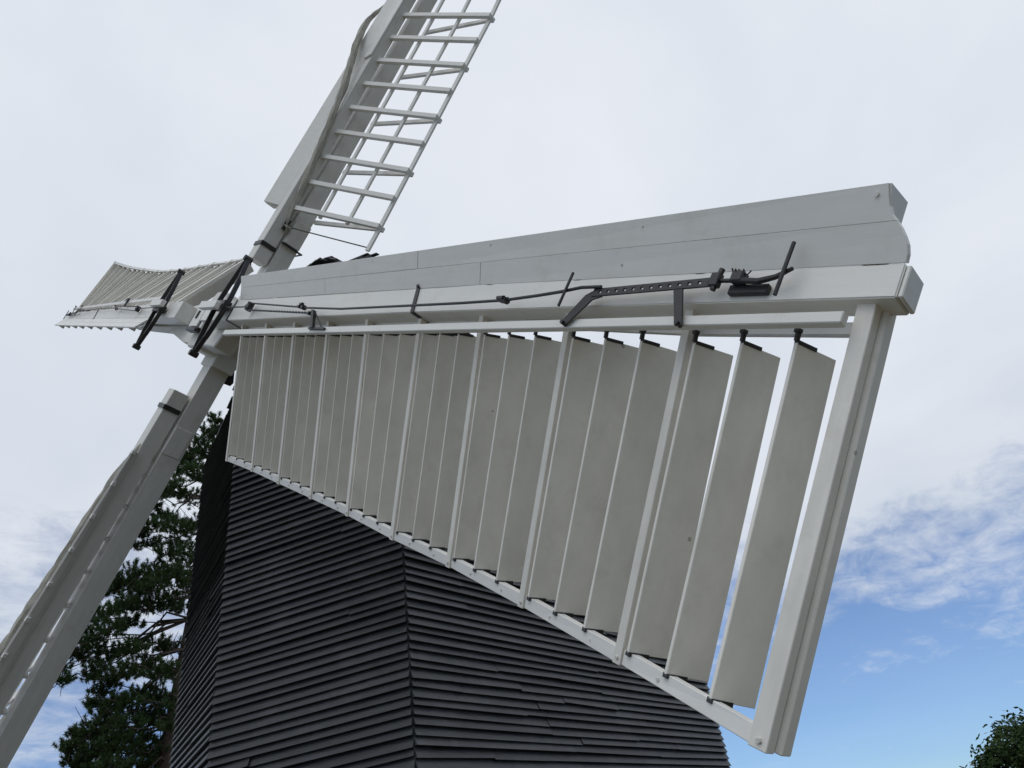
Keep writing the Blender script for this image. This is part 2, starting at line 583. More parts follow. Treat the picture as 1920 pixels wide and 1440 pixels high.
    sb.hexa([mp((u0, sbt(u0), 0.03)), mp((u0, sbt(u0) - h0(u0), 0.03)), mp((u0, sbt(u0) - h0(u0), -0.012)), mp((u0, sbt(u0), -0.012)),
             mp((u1, sbt(u1), 0.03)), mp((u1, sbt(u1) - h0(u1), 0.03)), mp((u1, sbt(u1) - h0(u1), -0.012)), mp((u1, sbt(u1), -0.012))], 0.004)
    sb.build('shutter_bar', M_WHITE, whip)
    # fixed uplong behind the bars
    ttop = lambda u: lerp([1.9 * sc_u, 4.0 * sc_u, 5.5 * sc_u, 6.9 * sc_u, 7.75 * sc_u, 8.54 * sc_u], [0.285, 0.24, 0.205, 0.212, 0.228, 0.215], u)
    ul = MB()
    for k in range(len(U) - 1):
        a0, a1 = U[k] - 0.02, U[k + 1] - (0.02 if k < len(U) - 2 else 0.066)
        pts = []
        for u in (a0, a1):
            tt = ttop(u)
            for (t, n) in ((tt - 0.10, -0.10), (tt - 0.055, -0.10), (tt - 0.055, -0.058), (tt - 0.10, -0.058)):
                pts.append(P(u, t, n))
        ul.hexa(pts)
    ul.build('uplong', M_WHITE, whip)
    # shutters, three to a bay, standing open
    n_in = 0.0 if sgn > 0 else -0.03
    for k in range(len(U) - 1):
        bay = U[k + 1] - U[k]
        for j in range(3):
            uf = U[k] + (0.047 + 0.24 * j) * bay / 0.79
            a = th(uf + 0.03)
            psi = math.radians(76 + random.uniform(-2.2, 2.2) + (-2 if j == 0 else 0))
            cs, sn = math.cos(psi), math.sin(psi)
            wd = 0.205 * min(1.03, bay / 0.79)
            thk = 0.019
            t0, t1 = ttop(uf), 1.545
            def Q(q, uf=uf, a=a, cs=cs, sn=sn):
                s_, t_, h_ = q
                return P(uf + s_ * cs - h_ * sn, t_, n_in - s_ * sn - h_ * cs, a)
            sh = MB().box(0, wd, t0, t1, 0, thk, 0.0025, Q).build('shutter', M_SHUT, whip)
            ir = MB()
            ir.box(0.004, 0.098, t0 - 0.010, t0 + 0.006, -0.003, thk + 0.003, 0, Q)
            ir.box(-0.008, 0.010, t0 - 0.046, t0 - 0.006, 0.002, thk - 0.004, 0, Q)
            ir.box(-0.014, 0.011, t0 - 0.054, t0 - 0.038, -0.004, thk + 0.002, 0.002, Q)
            ir.build('shutter_lever', M_IRON, whip)
            MB().box(0.0, 0.098, t1 - 0.006, t1 + 0.012, -0.004, thk + 0.004, 0, Q).build('shutter_pivot', M_IRON, whip)
    # leading boards
    bb = (0.326, 0.122)
    def LB(u, s, n=0.0):
        t_ = top(u) + 0.002
        y = t_ + (bb[0] - t_) * s
        w = bb[1] * s
        nl = Vector((-(bb[1]), bb[0] - t_)).normalized()
        return mp((u, y + nl.x * n, w + nl.y * n))
    def plank(poly):
        MB().prism(poly, -0.024, 0.001 + random.uniform(-0.0012, 0.0012), lambda q, h: LB(q[0], q[1], h), 0.0012).build('leading_board', M_WHITE, whip)
    seam = 0.52
    gp = 0.0022
    gs = 0.0028
    k_ = sc_u
    h_ = 1.72 if sgn > 0 else 1.95
    plank([(h_, seam + gs), (5.365 * k_ - gp, seam + gs), (5.365 * k_ - gp, 1.0), (h_, 1.0)])
    up_end = [(8.575 * k_, seam + gs), (8.557 * k_, 0.6), (8.546 * k_, 0.72), (8.54 * k_, 0.86), (8.537 * k_, 1.0)]
    plank([(5.365 * k_ + gp, seam + gs)] + up_end + [(5.365 * k_ + gp, 1.0)])
    plank([(h_ - 0.03, 0.0), (3.86 * k_ - gp, 0.0), (3.86 * k_ - gp, seam - gs), (h_, seam - gs)])
    plank([(3.86 * k_ + gp, 0.0), (6.107 * k_ - gp, 0.0), (6.107 * k_ - gp, seam - gs), (3.86 * k_ + gp, seam - gs)])
    lo_end = [(8.618 * k_, 0.0), (8.622 * k_, 0.1), (8.618 * k_, 0.22), (8.606 * k_, 0.33), (8.59 * k_, 0.44), (8.576 * k_, seam - gs)]
    plank([(6.107 * k_ + gp, 0.0)] + lo_end + [(6.107 * k_ + gp, seam - gs)])
    for (u, s) in ((8.499, 0.87), (7.4, 0.86), (6.2, 0.9), (4.7, 0.88), (3.2, 0.86), (2.3, 0.9)):
        mb = MB()
        r_ = 0.008 if u > 8 else 0.005
        mb.prism([(r_ * math.cos(i * math.pi / 3), r_ * math.sin(i * math.pi / 3)) for i in range(6)], 0, r_ * 0.8,
                 lambda q, h: LB(u * k_ + q[0], s + q[1] / 0.25, 0.001 + h))
        mb.build('bolt', M_WHITE, whip)
    # iron strap round the whip
    us = 5.43 * k_
    st = MB()
    lean = 0.04
    def SK(q):
        return mp((q[0] - lean * (q[1] / 0.1), q[1], q[2]))
    st.box(us - 0.02, us + 0.02, bot(us) - 0.007, top(us) + 0.006, 0.0015, 0.009, 0, SK)
    st.box(us - 0.02, us + 0.02, bot(us) - 0.009, bot(us) - 0.0015, dep(us), 0.008, 0, SK)
    st.box(us - 0.013, us + 0.013, top(us), top(us) + 0.022, 0.0015, 0.02, 0.002, SK)
    st.build('iron_strap', M_IRON, whip)
    hs = MB()
    uh = 1.62
    hs.box(uh - 0.016, uh + 0.016, bot(uh) - 0.008, bot(uh) - 0.001, dep(uh) - 0.02, 0.006, 0, mp)
    hs.box(uh - 0.016, uh + 0.016, bot(uh) - 0.008, top(uh), 0.0015, 0.007, 0, mp)
    hs.build('iron_strap', M_IRON, whip)
    # ---- spring gear
    su, sl = 1.39, 0.605
    gear = MB()
    for sd in (-1, 1):
        npt = 11
        for lay in range(2):
            prev = None
            half = 1.0 if lay == 0 else 0.68
            for i in range(npt):
                x = (-1 + 2 * i / (npt - 1)) * half
                off = 0.15 * (1 - abs(x) ** 1.6) + 0.014 + lay * 0.013
                cur = (su + sd * off, x * sl)
                if prev:
                    u_a, b_a = prev
                    u_b, b_b = cur
                    tk = 0.0125 * sd
                    w0_, w1_ = 0.040, 0.090
                    gear.hexa([mp((u_a, b_a, w0_)), mp((u_a + tk, b_a, w0_)), mp((u_b + tk, b_b, w0_)), mp((u_b, b_b, w0_)),
                               mp((u_a, b_a, w1_)), mp((u_a + tk, b_a, w1_)), mp((u_b + tk, b_b, w1_)), mp((u_b, b_b, w1_))])
                prev = cur
    for s_ in (-1, 1):
        gear.tube([mp((su, s_ * sl, 0.018)), mp((su, s_ * sl, 0.112))], 0.034, 10)
        gear.tube([mp((su, s_ * (sl + 0.012), 0.03)), mp((su, s_ * (sl + 0.012), 0.1))], 0.024, 8)
    gear.box(su - 0.19, su + 0.19, -0.05, 0.05, 0.02, 0.105, 0.004, mp)
    gear.build('leaf_spring', M_IRON, whip, label='black elliptic leaf spring across the sail heel')
    MB().box(su - 0.42, su + 0.16, -0.085, 0.005, 0.11, 0.17, 0.005, mp).build('spring_block', M_WHITE, whip)
    rod = MB()
    rod.tube([mp((su + 0.1, -0.03, 0.07)), mp((2.33 * k_, -0.028, 0.06))], 0.008, 6)
    rod.build('spring_rod', M_IRON, whip)
    rl = MB()
    rl.tube([mp((2.31 * k_, -0.07, 0.055)), mp((2.31 * k_, 0.018, 0.055))], 0.035, 12)
    rl.tube([mp((2.27 * k_, -0.028, 0.06)), mp((2.36 * k_, -0.028, 0.06))], 0.03, 8)
    rl.build('roller', M_IRON, whip)
    ch = MB()
    ch.tube([mp((2.33 * k_, 0.012, 0.06)), mp((3.64 * k_, -0.056, 0.06))], 0.009, 6)
    ch.build('spring_rod', M_IRON, whip)
    c2 = MB()
    a_, b_ = Vector((2.35 * k_, -0.068, 0.06)), Vector((3.9 * k_, -0.118, 0.06))
    nl = 46
    for i in range(nl):
        q0 = a_.lerp(b_, i / nl)
        q1 = a_.lerp(b_, (i + 0.85) / nl)
        rr_ = 0.010 if i % 2 else 0.007
        c2.tube([mp(q0), mp(q1)], rr_, 5)
    c2.build('chain', M_IRON, whip)
    for (u, b__, w, r_) in ((3.62, -0.05, 0.062, 0.02), (3.72, -0.062, 0.062, 0.024), (3.66, -0.03, 0.07, 0.016), (3.9, -0.118, 0.06, 0.02), (6.52, -0.063, 0.06, 0.022), (6.50, -0.055, 0.075, 0.016)):
        shk = MB()
        shk.tube([mp((u * k_ - 0.03, b__, w)), mp((u * k_ + 0.03, b__ - 0.004, w))], [r_ * 0.7, r_], 7)
        shk.build('shackle', M_IRON, whip)
    br = MB()
    br.hexa([mp((3.95, -0.095, 0.045)), mp((3.995, -0.095, 0.045)), mp((4.12, -0.255, 0.033)), mp((4.07, -0.255, 0.033)),
             mp((3.95, -0.095, 0.075)), mp((3.995, -0.095, 0.075)), mp((4.12, -0.255, 0.06)), mp((4.07, -0.255, 0.06))])
    br.tube([mp((3.98, -0.1, 0.05)), mp((4.26, -0.25, 0.035))], 0.008, 6)
    br.box(4.02, 4.32, -0.262, -0.245, 0.031, 0.05, 0, mp)
    br.build('rod_bracket', M_IRON, whip)
    ro = MB()
    path = [(3.7, -0.064, 0.062), (4.48, -0.087, 0.06), (5.54, -0.079, 0.062), (6.1, -0.072, 0.06), (6.52, -0.063, 0.06), (6.80, -0.046, 0.066), (6.985, -0.031, 0.07), (7.12, -0.012, 0.07), (7.25, -0.008, 0.062)]
    ro.tube([mp((p[0] * k_, p[1], p[2])) for p in path], 0.0085, 8)
    ro.build('striking_rod', M_IRON, whip)
    pb = MB()
    # the perforated adjusting bar is built of short links between the peg holes
    ua, ba, ub, bb_ = 7.20 * k_, -0.035, 7.905 * k_, -0.005
    hh_ = 0.021
    nh = 13
    def PB(u, v, w):
        fr = (u - ua) / (ub - ua)
        return mp((u, ba + (bb_ - ba) * fr + v, w))
    wz0, wz1 = 0.046, 0.056
    step = (ub - ua) / (nh + 0.5)
    hole = 0.0095
    ucur = ua
    for i in range(nh):
        uc = ua + step * (i + 0.9)
        if uc + hole > ub:
            break
        pb.box(ucur, uc - hole, -hh_, hh_, wz0, wz1, 0, lambda q: PB(*q))
        pb.box(uc - hole, uc + hole, hole * 0.8, hh_, wz0, wz1, 0, lambda q: PB(*q))
        pb.box(uc - hole, uc + hole, -hh_, -hole * 0.8, wz0, wz1, 0, lambda q: PB(*q))
        ucur = uc + hole
    pb.box(ucur, ub, -hh_, hh_, wz0, wz1, 0, lambda q: PB(*q))
    # its two feet on the shutter bar
    f1 = [(7.20 * k_, -0.02), (7.27 * k_, -0.056), (7.21 * k_, -0.072), (7.10 * k_, -0.212), (7.058 * k_, -0.196), (7.15 * k_, -0.045)]
    pb.prism(f1, 0.044, 0.052, lambda q, h: mp((q[0], q[1], h)))
    f2 = [(7.689 * k_, -0.025), (7.738 * k_, -0.025), (7.814 * k_, -0.213), (7.774 * k_, -0.213)]
    pb.prism(f2, 0.044, 0.054, lambda q, h: mp((q[0], q[1], h)))
    for (u, b__) in ((7.078, -0.203), (7.79, -0.205)):
        pb.tube([mp((u * k_, b__, 0.03)), mp((u * k_, b__, 0.068))], 0.011, 6)
    pb.build('adjusting_bar', M_IRON, whip, label='perforated black iron adjusting bar')
    jn = MB()
    jn.box(7.88 * k_, 7.925 * k_, -0.035, 0.028, 0.04, 0.075, 0.004, mp)
    jn.tube([mp((7.905 * k_, -0.05, 0.058)), mp((7.915 * k_, 0.05, 0.058))], 0.013, 7)
    jn.tube([mp((7.92 * k_, -0.004, 0.055)), mp((8.02 * k_, -0.008, 0.055))], 0.0095, 7)
    jn.build('rod_joint', M_IRON, whip)
    bl = MB()
    bl.box(7.955 * k_, 8.135 * k_, -0.05, -0.008, 0.0015, 0.028, 0.003, mp)
    bl.box(7.972 * k_, 8.03 * k_, -0.015, 0.036, 0.02, 0.068, 0.006, mp)
    for q_ in range(9):
        a0_ = random.uniform(7.965, 8.04) * k_
        bl.tube([mp((a0_, 0.02, 0.05)), mp((a0_ + random.uniform(-.02, .02), random.uniform(0.035, 0.052), random.uniform(0.045, 0.08)))], 0.0035, 4)
    bl.tube([mp((8.0 * k_, -0.005, 0.055)), mp((8.10 * k_, -0.012, 0.05)), mp((8.17 * k_, 0.004, 0.05)), mp((8.235 * k_, 0.036, 0.055))], [0.012, 0.013, 0.011, 0.008], 8)
    bl.build('screw_block', M_IRON, whip)
    for (u, b0, b1, w, r_) in ((7.03, -0.125, 0.07, 0.085, 0.0075), (8.21, -0.09, 0.145, 0.07, 0.0085)):
        mb = MB()
        mb.tube([mp((u * k_, b0, w)), mp((u * k_, b1, w))], r_, 8)
        mb.build('handle', M_IRON, whip)
    return whip

U_NEAR = [1.907, 2.595, 3.306, 4.02, 4.714, 5.489, 6.195, 6.973, 7.752, 8.542]
TH_NEAR = [.387, .406, .403, .404, .401, .372, .365, .32, .246, .134]
U_FAR = [1.75, 2.637, 3.579, 4.432, 5.379, 6.345, 7.311, 8.214, 9.194, 9.999]
TH_FAR = [.45, .454, .443, .439, .436, .419, .388, .322, .237, .097]
spring_sail(1, U_NEAR, TH_NEAR, 8.62, 0.62, 'large near shuttered sail with open white shutters and black spring rod')
spring_sail(-1, U_FAR, TH_FAR, 10.55, 0.62, 'shuttered sail pointing away to the left of the hub')

# ---- the two stocks and the poll end
def tapered(mb, L, ax, h0, h1, w0, w1, w0e, w1e, bev=0.008):
    """beam along +-axis with half-width h0 at the middle and h1 at the ends"""
    for s_ in (-1, 1):
        pts = []
        for (x, h, wa, wb_) in ((0.0, h0, w0, w1), (s_ * L, h1, w0e if s_ > 0 or ax == 0 else w0 - 0.012, w1e)):
            for (c, w) in ((-h, wa), (h, wa), (h, wb_), (-h, wb_)):
                pts.append((x, c, w) if ax == 0 else (c, x, w))
        mb.hexa(pts, bev if False else 0.0)
    return mb
tapered(MB(), 4.4, 0, 0.15, 0.10, -0.22, -0.47, -0.215, -0.40).build('stock', M_STOCK, rotor, label='stock beam behind the two shuttered sails')
stockB = tapered(MB(), 6.3, 1, 0.16, 0.115, -0.50, -0.75, -0.57, -0.745).build('stock', M_STOCK, rotor, label='stock beam behind the two lattice sails')
pe = MB()
pe.prism([(0.40 * math.cos(a), 0.44 * math.sin(a)) for a in [i * math.pi / 4 + math.pi / 8 for i in range(8)]], -0.85, -0.20,
         lambda q, h: (q[0], q[1], h), 0.02)
pe.prism([(-1.5, -0.19), (-0.5, -0.35), (0.85, -0.37), (0.95, -0.16), (0.95, 0.16), (0.5, 0.28), (-0.5, 0.28), (-1.5, 0.17)], -0.475, -0.225, lambda q, h: (q[0], q[1], h), 0.015)
pe.box(-0.24, 0.24, -0.52, 0.52, -0.77, -0.48, 0.012)
poll = pe.build('poll_end', M_STOCK, rotor, label='white iron box joining the crossed stocks')
MB().box(-0.17, 0.17, -0.17, 0.13, -0.172, -0.10, 0.006).build('front_plate', M_WHITE, poll)
MB().box(0.19, 0.225, -0.19, 0.15, -0.172, -0.115, 0.0).build('key', M_IRON, poll)
MB().box(0.235, 0.32, -0.18, 0.14, -0.172, -0.12, 0.004).build('wedge', M_STOCK, poll)
MB().box(-0.04, 0.02, -0.06, 0.05, -0.101, -0.085, 0.003).build('key', M_IRON, poll)
MB().box(-0.16, 0.22, -0.235, -0.19, -0.172, -0.09, 0.006).build('key', M_IRON, poll)
ws = MB()
ws.tube([(0, 0, -0.84), (0, 0, -2.4)], 0.26, 16)
ws.build('windshaft', M_IRON, rotor)

# ------------------------------------------------------------------ lattice sails
def common_sail(sgn, label, nbar, first, spacing, TH0, TH1, eb, fb, eb2, fb2, back):
    pv, bw = 0.0105, -0.009
    def mp(a, b, w):
        """a: trailing direction, b outward, w forward; the sail points along sgn*B"""
        bb = sgn * b
        return (sgn * a + pv * bb, bb, w + bw * bb)
    F0, F1 = -0.28, -0.48
    L = 9.2
    hw = lambda b: lerp([0.9, L], [0.125, 0.08], b)
    wh = MB()
    pts = []
    for b in (0.968, L):
        h = hw(b)
        d1 = lerp([0.9, L], [F1, F0 + back], b)
        for (a, w) in ((-h, F0), (h, F0), (h, d1), (-h, d1)):
            pts.append(mp(a, b, w))
    wh.hexa(pts, 0.007)
    whip = wh.build('lattice_sail', M_STOCK, rotor, label=label)
    bars = [first + spacing * i for i in range(nbar)]
    thb = lambda b: lerp([bars[0], bars[8], L], [TH0, TH1, 0.2], b)
    W1 = -0.315
    def P(b, t, n, a):
        return mp(t * math.cos(a) + n * math.sin(a), b, W1 - t * math.sin(a) + n * math.cos(a))
    def bx(name, b0, b1, t0, t1, n0, n1, m_=M_WHITE, bev=0.002):
        pts = []
        for b in (b0, b1):
            a = thb((b0 + b1) / 2) if name == 'sail_bar' else thb(b)
            for (t, n) in ((t0, n0), (t1, n0), (t1, n1), (t0, n1)):
                pts.append(P(b, t, n, a))
        return MB().hexa(pts, bev).build(name, m_, whip)
    for b in bars:
        bx('sail_bar', b - 0.031, b + 0.031, 0.05, 1.62, -0.055, 0.0)
        # cleat that carries the leading board
        poly = [(-hw(b) + 0.01, F0 - 0.05), (-0.33, F0 + 0.11), (-0.335, F0 - 0.03)]
        if sgn < 0:
            f2_ = lerp([1.83, L], [fb, fb2], b)
            poly = [(-0.175, F0 + f2_ - 0.055), (-0.225, F0 + f2_ - 0.05), (-0.232, F0 + f2_ - 0.008), (-0.185, F0 + f2_ - 0.004)]
        MB().prism(poly, b - 0.024, b + 0.024, lambda q, h: mp(q[0], h, q[1])).build('cleat', M_WHITE, whip)
    for (t, wd, nm) in ((0.62, 0.042, 'lath'), (1.09, 0.042, 'lath'), (1.60, 0.052, 'hem_lath')):
        mb = MB()
        bs = [bars[0] - (0.34 if nm == 'hem_lath' else 0.05)] + bars
        for i in range(len(bs) - 1):
            pts = []
            for b in (bs[i], bs[i + 1]):
                a = thb(b)
                for (tt, n) in ((t - wd / 2, -0.085), (t + wd / 2, -0.085), (t + wd / 2, -0.052), (t - wd / 2, -0.052)):
                    pts.append(P(b, tt, n, a))
            mb.hexa(pts)
        mb.build(nm, M_WHITE, whip)
    for i in range(0, nbar, 2):
        b = bars[i]
        q1 = Vector(P(b, 1.58, -0.10, thb(b)))
        q0 = Vector(mp(0.125, b, -0.745))
        dr = (q1 - q0).normalized()
        up = Vector(mp(0, 1, 0)) - Vector(mp(0, 0, 0))
        up = (up - dr * up.dot(dr)).normalized()
        sd = dr.cross(up)
        mb = MB()
        mb.hexa([q0 + up * x * 0.028 + sd * y * 0.018 for x, y in ((-1, -1), (1, -1), (1, 1), (-1, 1))] +
                [q1 + up * x * 0.028 + sd * y * 0.018 for x, y in ((-1, -1), (1, -1), (1, 1), (-1, 1))], 0.002)
        mb.build('brace', M_WHITE, whip)
        nb = MB()
        nb.hexa([Vector(P(b, t, n, thb(b))) + up * (h - 0.0) for h in (-0.03, 0.03) for (t, n) in ((1.55, -0.12), (1.64, -0.12), (1.64, -0.086), (1.55, -0.086))])
        nb.build('brace_block', M_WHITE, whip)
    # leading board
    lb = MB()
    b0 = 1.83
    pts = []
    for b in (b0, L):
        h = hw(b)
        e = lerp([b0, L], [eb, eb2], b)
        f_ = lerp([b0, L], [F0 + fb, F0 + fb2], b)
        for (a, w) in ((-h + 0.002, F0), (e, f_), (e - 0.012, f_ - 0.022), (-h - 0.01, F0 - 0.022)):
            pts.append(mp(a, b, w))
    lb.hexa(pts, 0.002)
    lb.build('leading_board', M_WHITE, whip)
    # lath on the front of the whip further out
    fl = MB()
    pts = []
    for b in (4.35, L):
        h = hw(b)
        for (a, w) in ((-h - 0.005, F0 + 0.003), (h + 0.002, F0 + 0.003), (h + 0.002, F0 + 0.028), (-h - 0.005, F0 + 0.028)):
            pts.append(mp(a, b, w))
    fl.hexa(pts, 0.003)
    fl.build('front_lath', M_WHITE, whip)
    # iron clamp, packing pieces and straps at the heel
    cl_ = MB()
    h = hw(1.2) + 0.004
    cl_.box(-h - 0.006, h + 0.006, 1.175, 1.235, F0 + 0.002, F0 + 0.012, 0, lambda q: mp(*q))
    cl_.box(h, h + 0.009, 1.175, 1.235, F1 + 0.0, F0 + 0.011, 0, lambda q: mp(*q))
    cl_.box(-h - 0.009, -h, 1.175, 1.235, F1 + 0.0, F0 + 0.011, 0, lambda q: mp(*q))
    cl_.build('iron_clamp', M_IRON, whip)
    for s_ in (-1, 1):
        MB().box(s_ * 0.135 if s_ < 0 else 0.135, (0.135 + 0.042) * s_ if s_ > 0 else -0.177, 1.36, 1.72, -0.735, -0.515, 0.005,
                 lambda q: mp(*q)).build('packing_block', M_STOCK, whip)
    sp = MB()
    sp.box(0.138, 0.185, 1.335, 1.35, -0.79, -0.49, 0, lambda q: mp(*q))
    sp.box(-0.185, 0.185, 1.335, 1.35, -0.80, -0.785, 0, lambda q: mp(*q))
    sp.build('iron_strap', M_IRON, whip)
    for b in (0.62, 1.06):
        nb = MB()
        nb.tube([mp(0.13, b, -0.72), mp(0.155, b, -0.80)], 0.016, 6)
        nb.build('bolt', M_IRON, whip)
    for i in range(1, nbar):
        b = bars[i] - spacing * 0.5
        if b < 6.1 and sgn < 0:
            MB().box(-0.09, hw(b) + 0.006, b - 0.016, b + 0.016, -0.52, -0.46, 0, lambda q: mp(*q)).build('spacer', M_STOCK, whip)
    ti = MB()
    ti.box(hw(1.5) + 0.0015, hw(1.5) + 0.03, 1.50, 1.66, -0.47, -0.40, 0.004, lambda q: mp(*q))
    ti.tube([mp(0.15, 1.56, -0.45), Vector(P(bars[0] - 0.30, 1.585, -0.06, thb(bars[0])))], 0.009, 6)
    ti.build('stay_rod', M_IRON, whip)
    return whip, mp

topw, mpt = common_sail(1, 'lattice sail of thin white bars rising to the upper right', 17, 1.84, 0.4193, 0.462, 0.41, -0.345, 0.135, -0.31, 0.095, -0.09)
loww, mpl = common_sail(-1, 'lattice sail seen edge-on running down to the lower left', 17, 1.84, 0.4193, 0.462, 0.41, -0.19, 0.085, -0.19, 0.30, -0.16)

# ------------------------------------------------------------------ furled sailcloths, roped along the lattice whips
def cloth(path, rads, label, ropes=0, seed=1):
    rn = random.Random(seed)
    mb = MB()
    pts = [MS @ Vector(p) + HUB for p in path]
    # resample smoothly
    fine, fr = [], []
    for i in range(len(pts) - 1):
        for k in range(8):
            t = k / 8
            p0, p1, p2, p3 = pts[max(i - 1, 0)], pts[i], pts[i + 1], pts[min(i + 2, len(pts) - 1)]
            q = 0.5 * ((2 * p1) + (p2 - p0) * t + (2 * p0 - 5 * p1 + 4 * p2 - p3) * t * t + (3 * p1 - p0 - 3 * p2 + p3) * t ** 3)
            fine.append(q)
            fr.append(rads[i] + (rads[i + 1] - rads[i]) * t)
    fine.append(pts[-1])
    fr.append(rads[-1])
    base = Vector(fine[0])
    seg_ = 18
    bm = mb.bm
    rings = []
    for i, p in enumerate(fine):
        t = (fine[min(i + 1, len(fine) - 1)] - fine[max(i - 1, 0)]).normalized()
        a = t.cross(Vector((0.1, 0.9, 0.3))).normalized()
        c = t.cross(a)
        tw = i * 0.11
        ring = []
        for k in range(seg_):
            an = 2 * math.pi * k / seg_
            rr = fr[i] * (1 + 0.22 * math.sin(5 * (an + tw)) + 0.16 * math.sin(9 * an - tw * 2.3 + 1) + rn.uniform(-0.04, 0.04)
                          - 0.14 * max(0, math.cos(i * 2 * math.pi / 13)) ** 8)
            ring.append(bm.verts.new(p - base + (a * math.cos(an) + c * math.sin(an)) * rr))
        rings.append(ring)
    for i in range(len(rings) - 1):
        for k in range(seg_):
            l = (k + 1) % seg_
            bm.faces.new((rings[i][k], rings[i][l], rings[i + 1][l], rings[i + 1][k]))
    bm.faces.new(rings[0][::-1])
    bm.faces.new(rings[-1])
    o = mb.build('furled_sailcloth', M_CLOTH, None, smooth=True, label=label, category='sailcloth', group='furled sailcloths')
    o.location = base
    if ropes:
        rp = MB()
        p = fine[-1] - base
        for k in range(ropes):
            q = p + Vector((rn.uniform(-.05, .08), rn.uniform(-.05, .05), rn.uniform(-0.12, 0.06)))
            s_ = p + Vector((rn.uniform(-.07, .1), rn.uniform(-.05, .05), rn.uniform(-0.12, 0.0)))
            rp.tube([p, q, s_], 0.007, 5)
        rp.build('rope_end', M_CLOTH, o)
    return o
cloth([(-.30, 5.42, -.235), (-.325, 5.28, -.21), (-.352, 5.0, -.15), (-.18, 4.45, -.15), (-.02, 3.95, -.21), (.11, 3.4, -.255), (.155, 2.85, -.31), (.165, 2.3, -.37), (.165, 1.82, -.42), (.155, 1.58, -.44)],
      [.008, .018, .038, .046, .042, .04, .042, .042, .036, .015], 'beige furled sailcloth twisted along the upper lattice sail', 9, 3)
cloth([(.06, -1.72, -.27), (.07, -2.1, -.205), (.06, -2.6, -.18), (.05, -3.2, -.155), (.045, -3.7, -.14), (.04, -4.2, -.12), (.03, -4.8, -.10), (.02, -5.6, -.08)],
      [.015, .035, .045, .048, .055, .065, .08, .08], 'beige furled sailcloth along the edge of the lower left lattice sail', 0, 8)

# ------------------------------------------------------------------ trees
RWM = Matrix(RW)
def px_ray(x, y):
    v = Vector(((x - 960) / 1387.5, (y - 720) / 1387.5, 1.0))
    return RWM.transposed() @ v
def at(x, y, dist):
    v = px_ray(x, y)
    k = dist / math.hypot(v.x, v.y)
    return CAM_LOC + v * k

def tris_mesh(name, V, material, parent, normals=None, **props):
    n = len(V) // 3
    me = bpy.data.meshes.new(name)
    me.vertices.add(len(V))
    me.vertices.foreach_set('co', np.asarray(V, dtype=np.float32).ravel())
    me.loops.add(len(V))
    me.loops.foreach_set('vertex_index', np.arange(len(V), dtype=np.int32))
    me.polygons.add(n)
    me.polygons.foreach_set('loop_start', np.arange(0, len(V), 3, dtype=np.int32))
    me.polygons.foreach_set('loop_total', np.full(n, 3, dtype=np.int32))
    me.update()
    me.validate()
    return link(name, me, material, parent, **props)

def unit(v):
    return v / np.linalg.norm(v, axis=-1, keepdims=True)

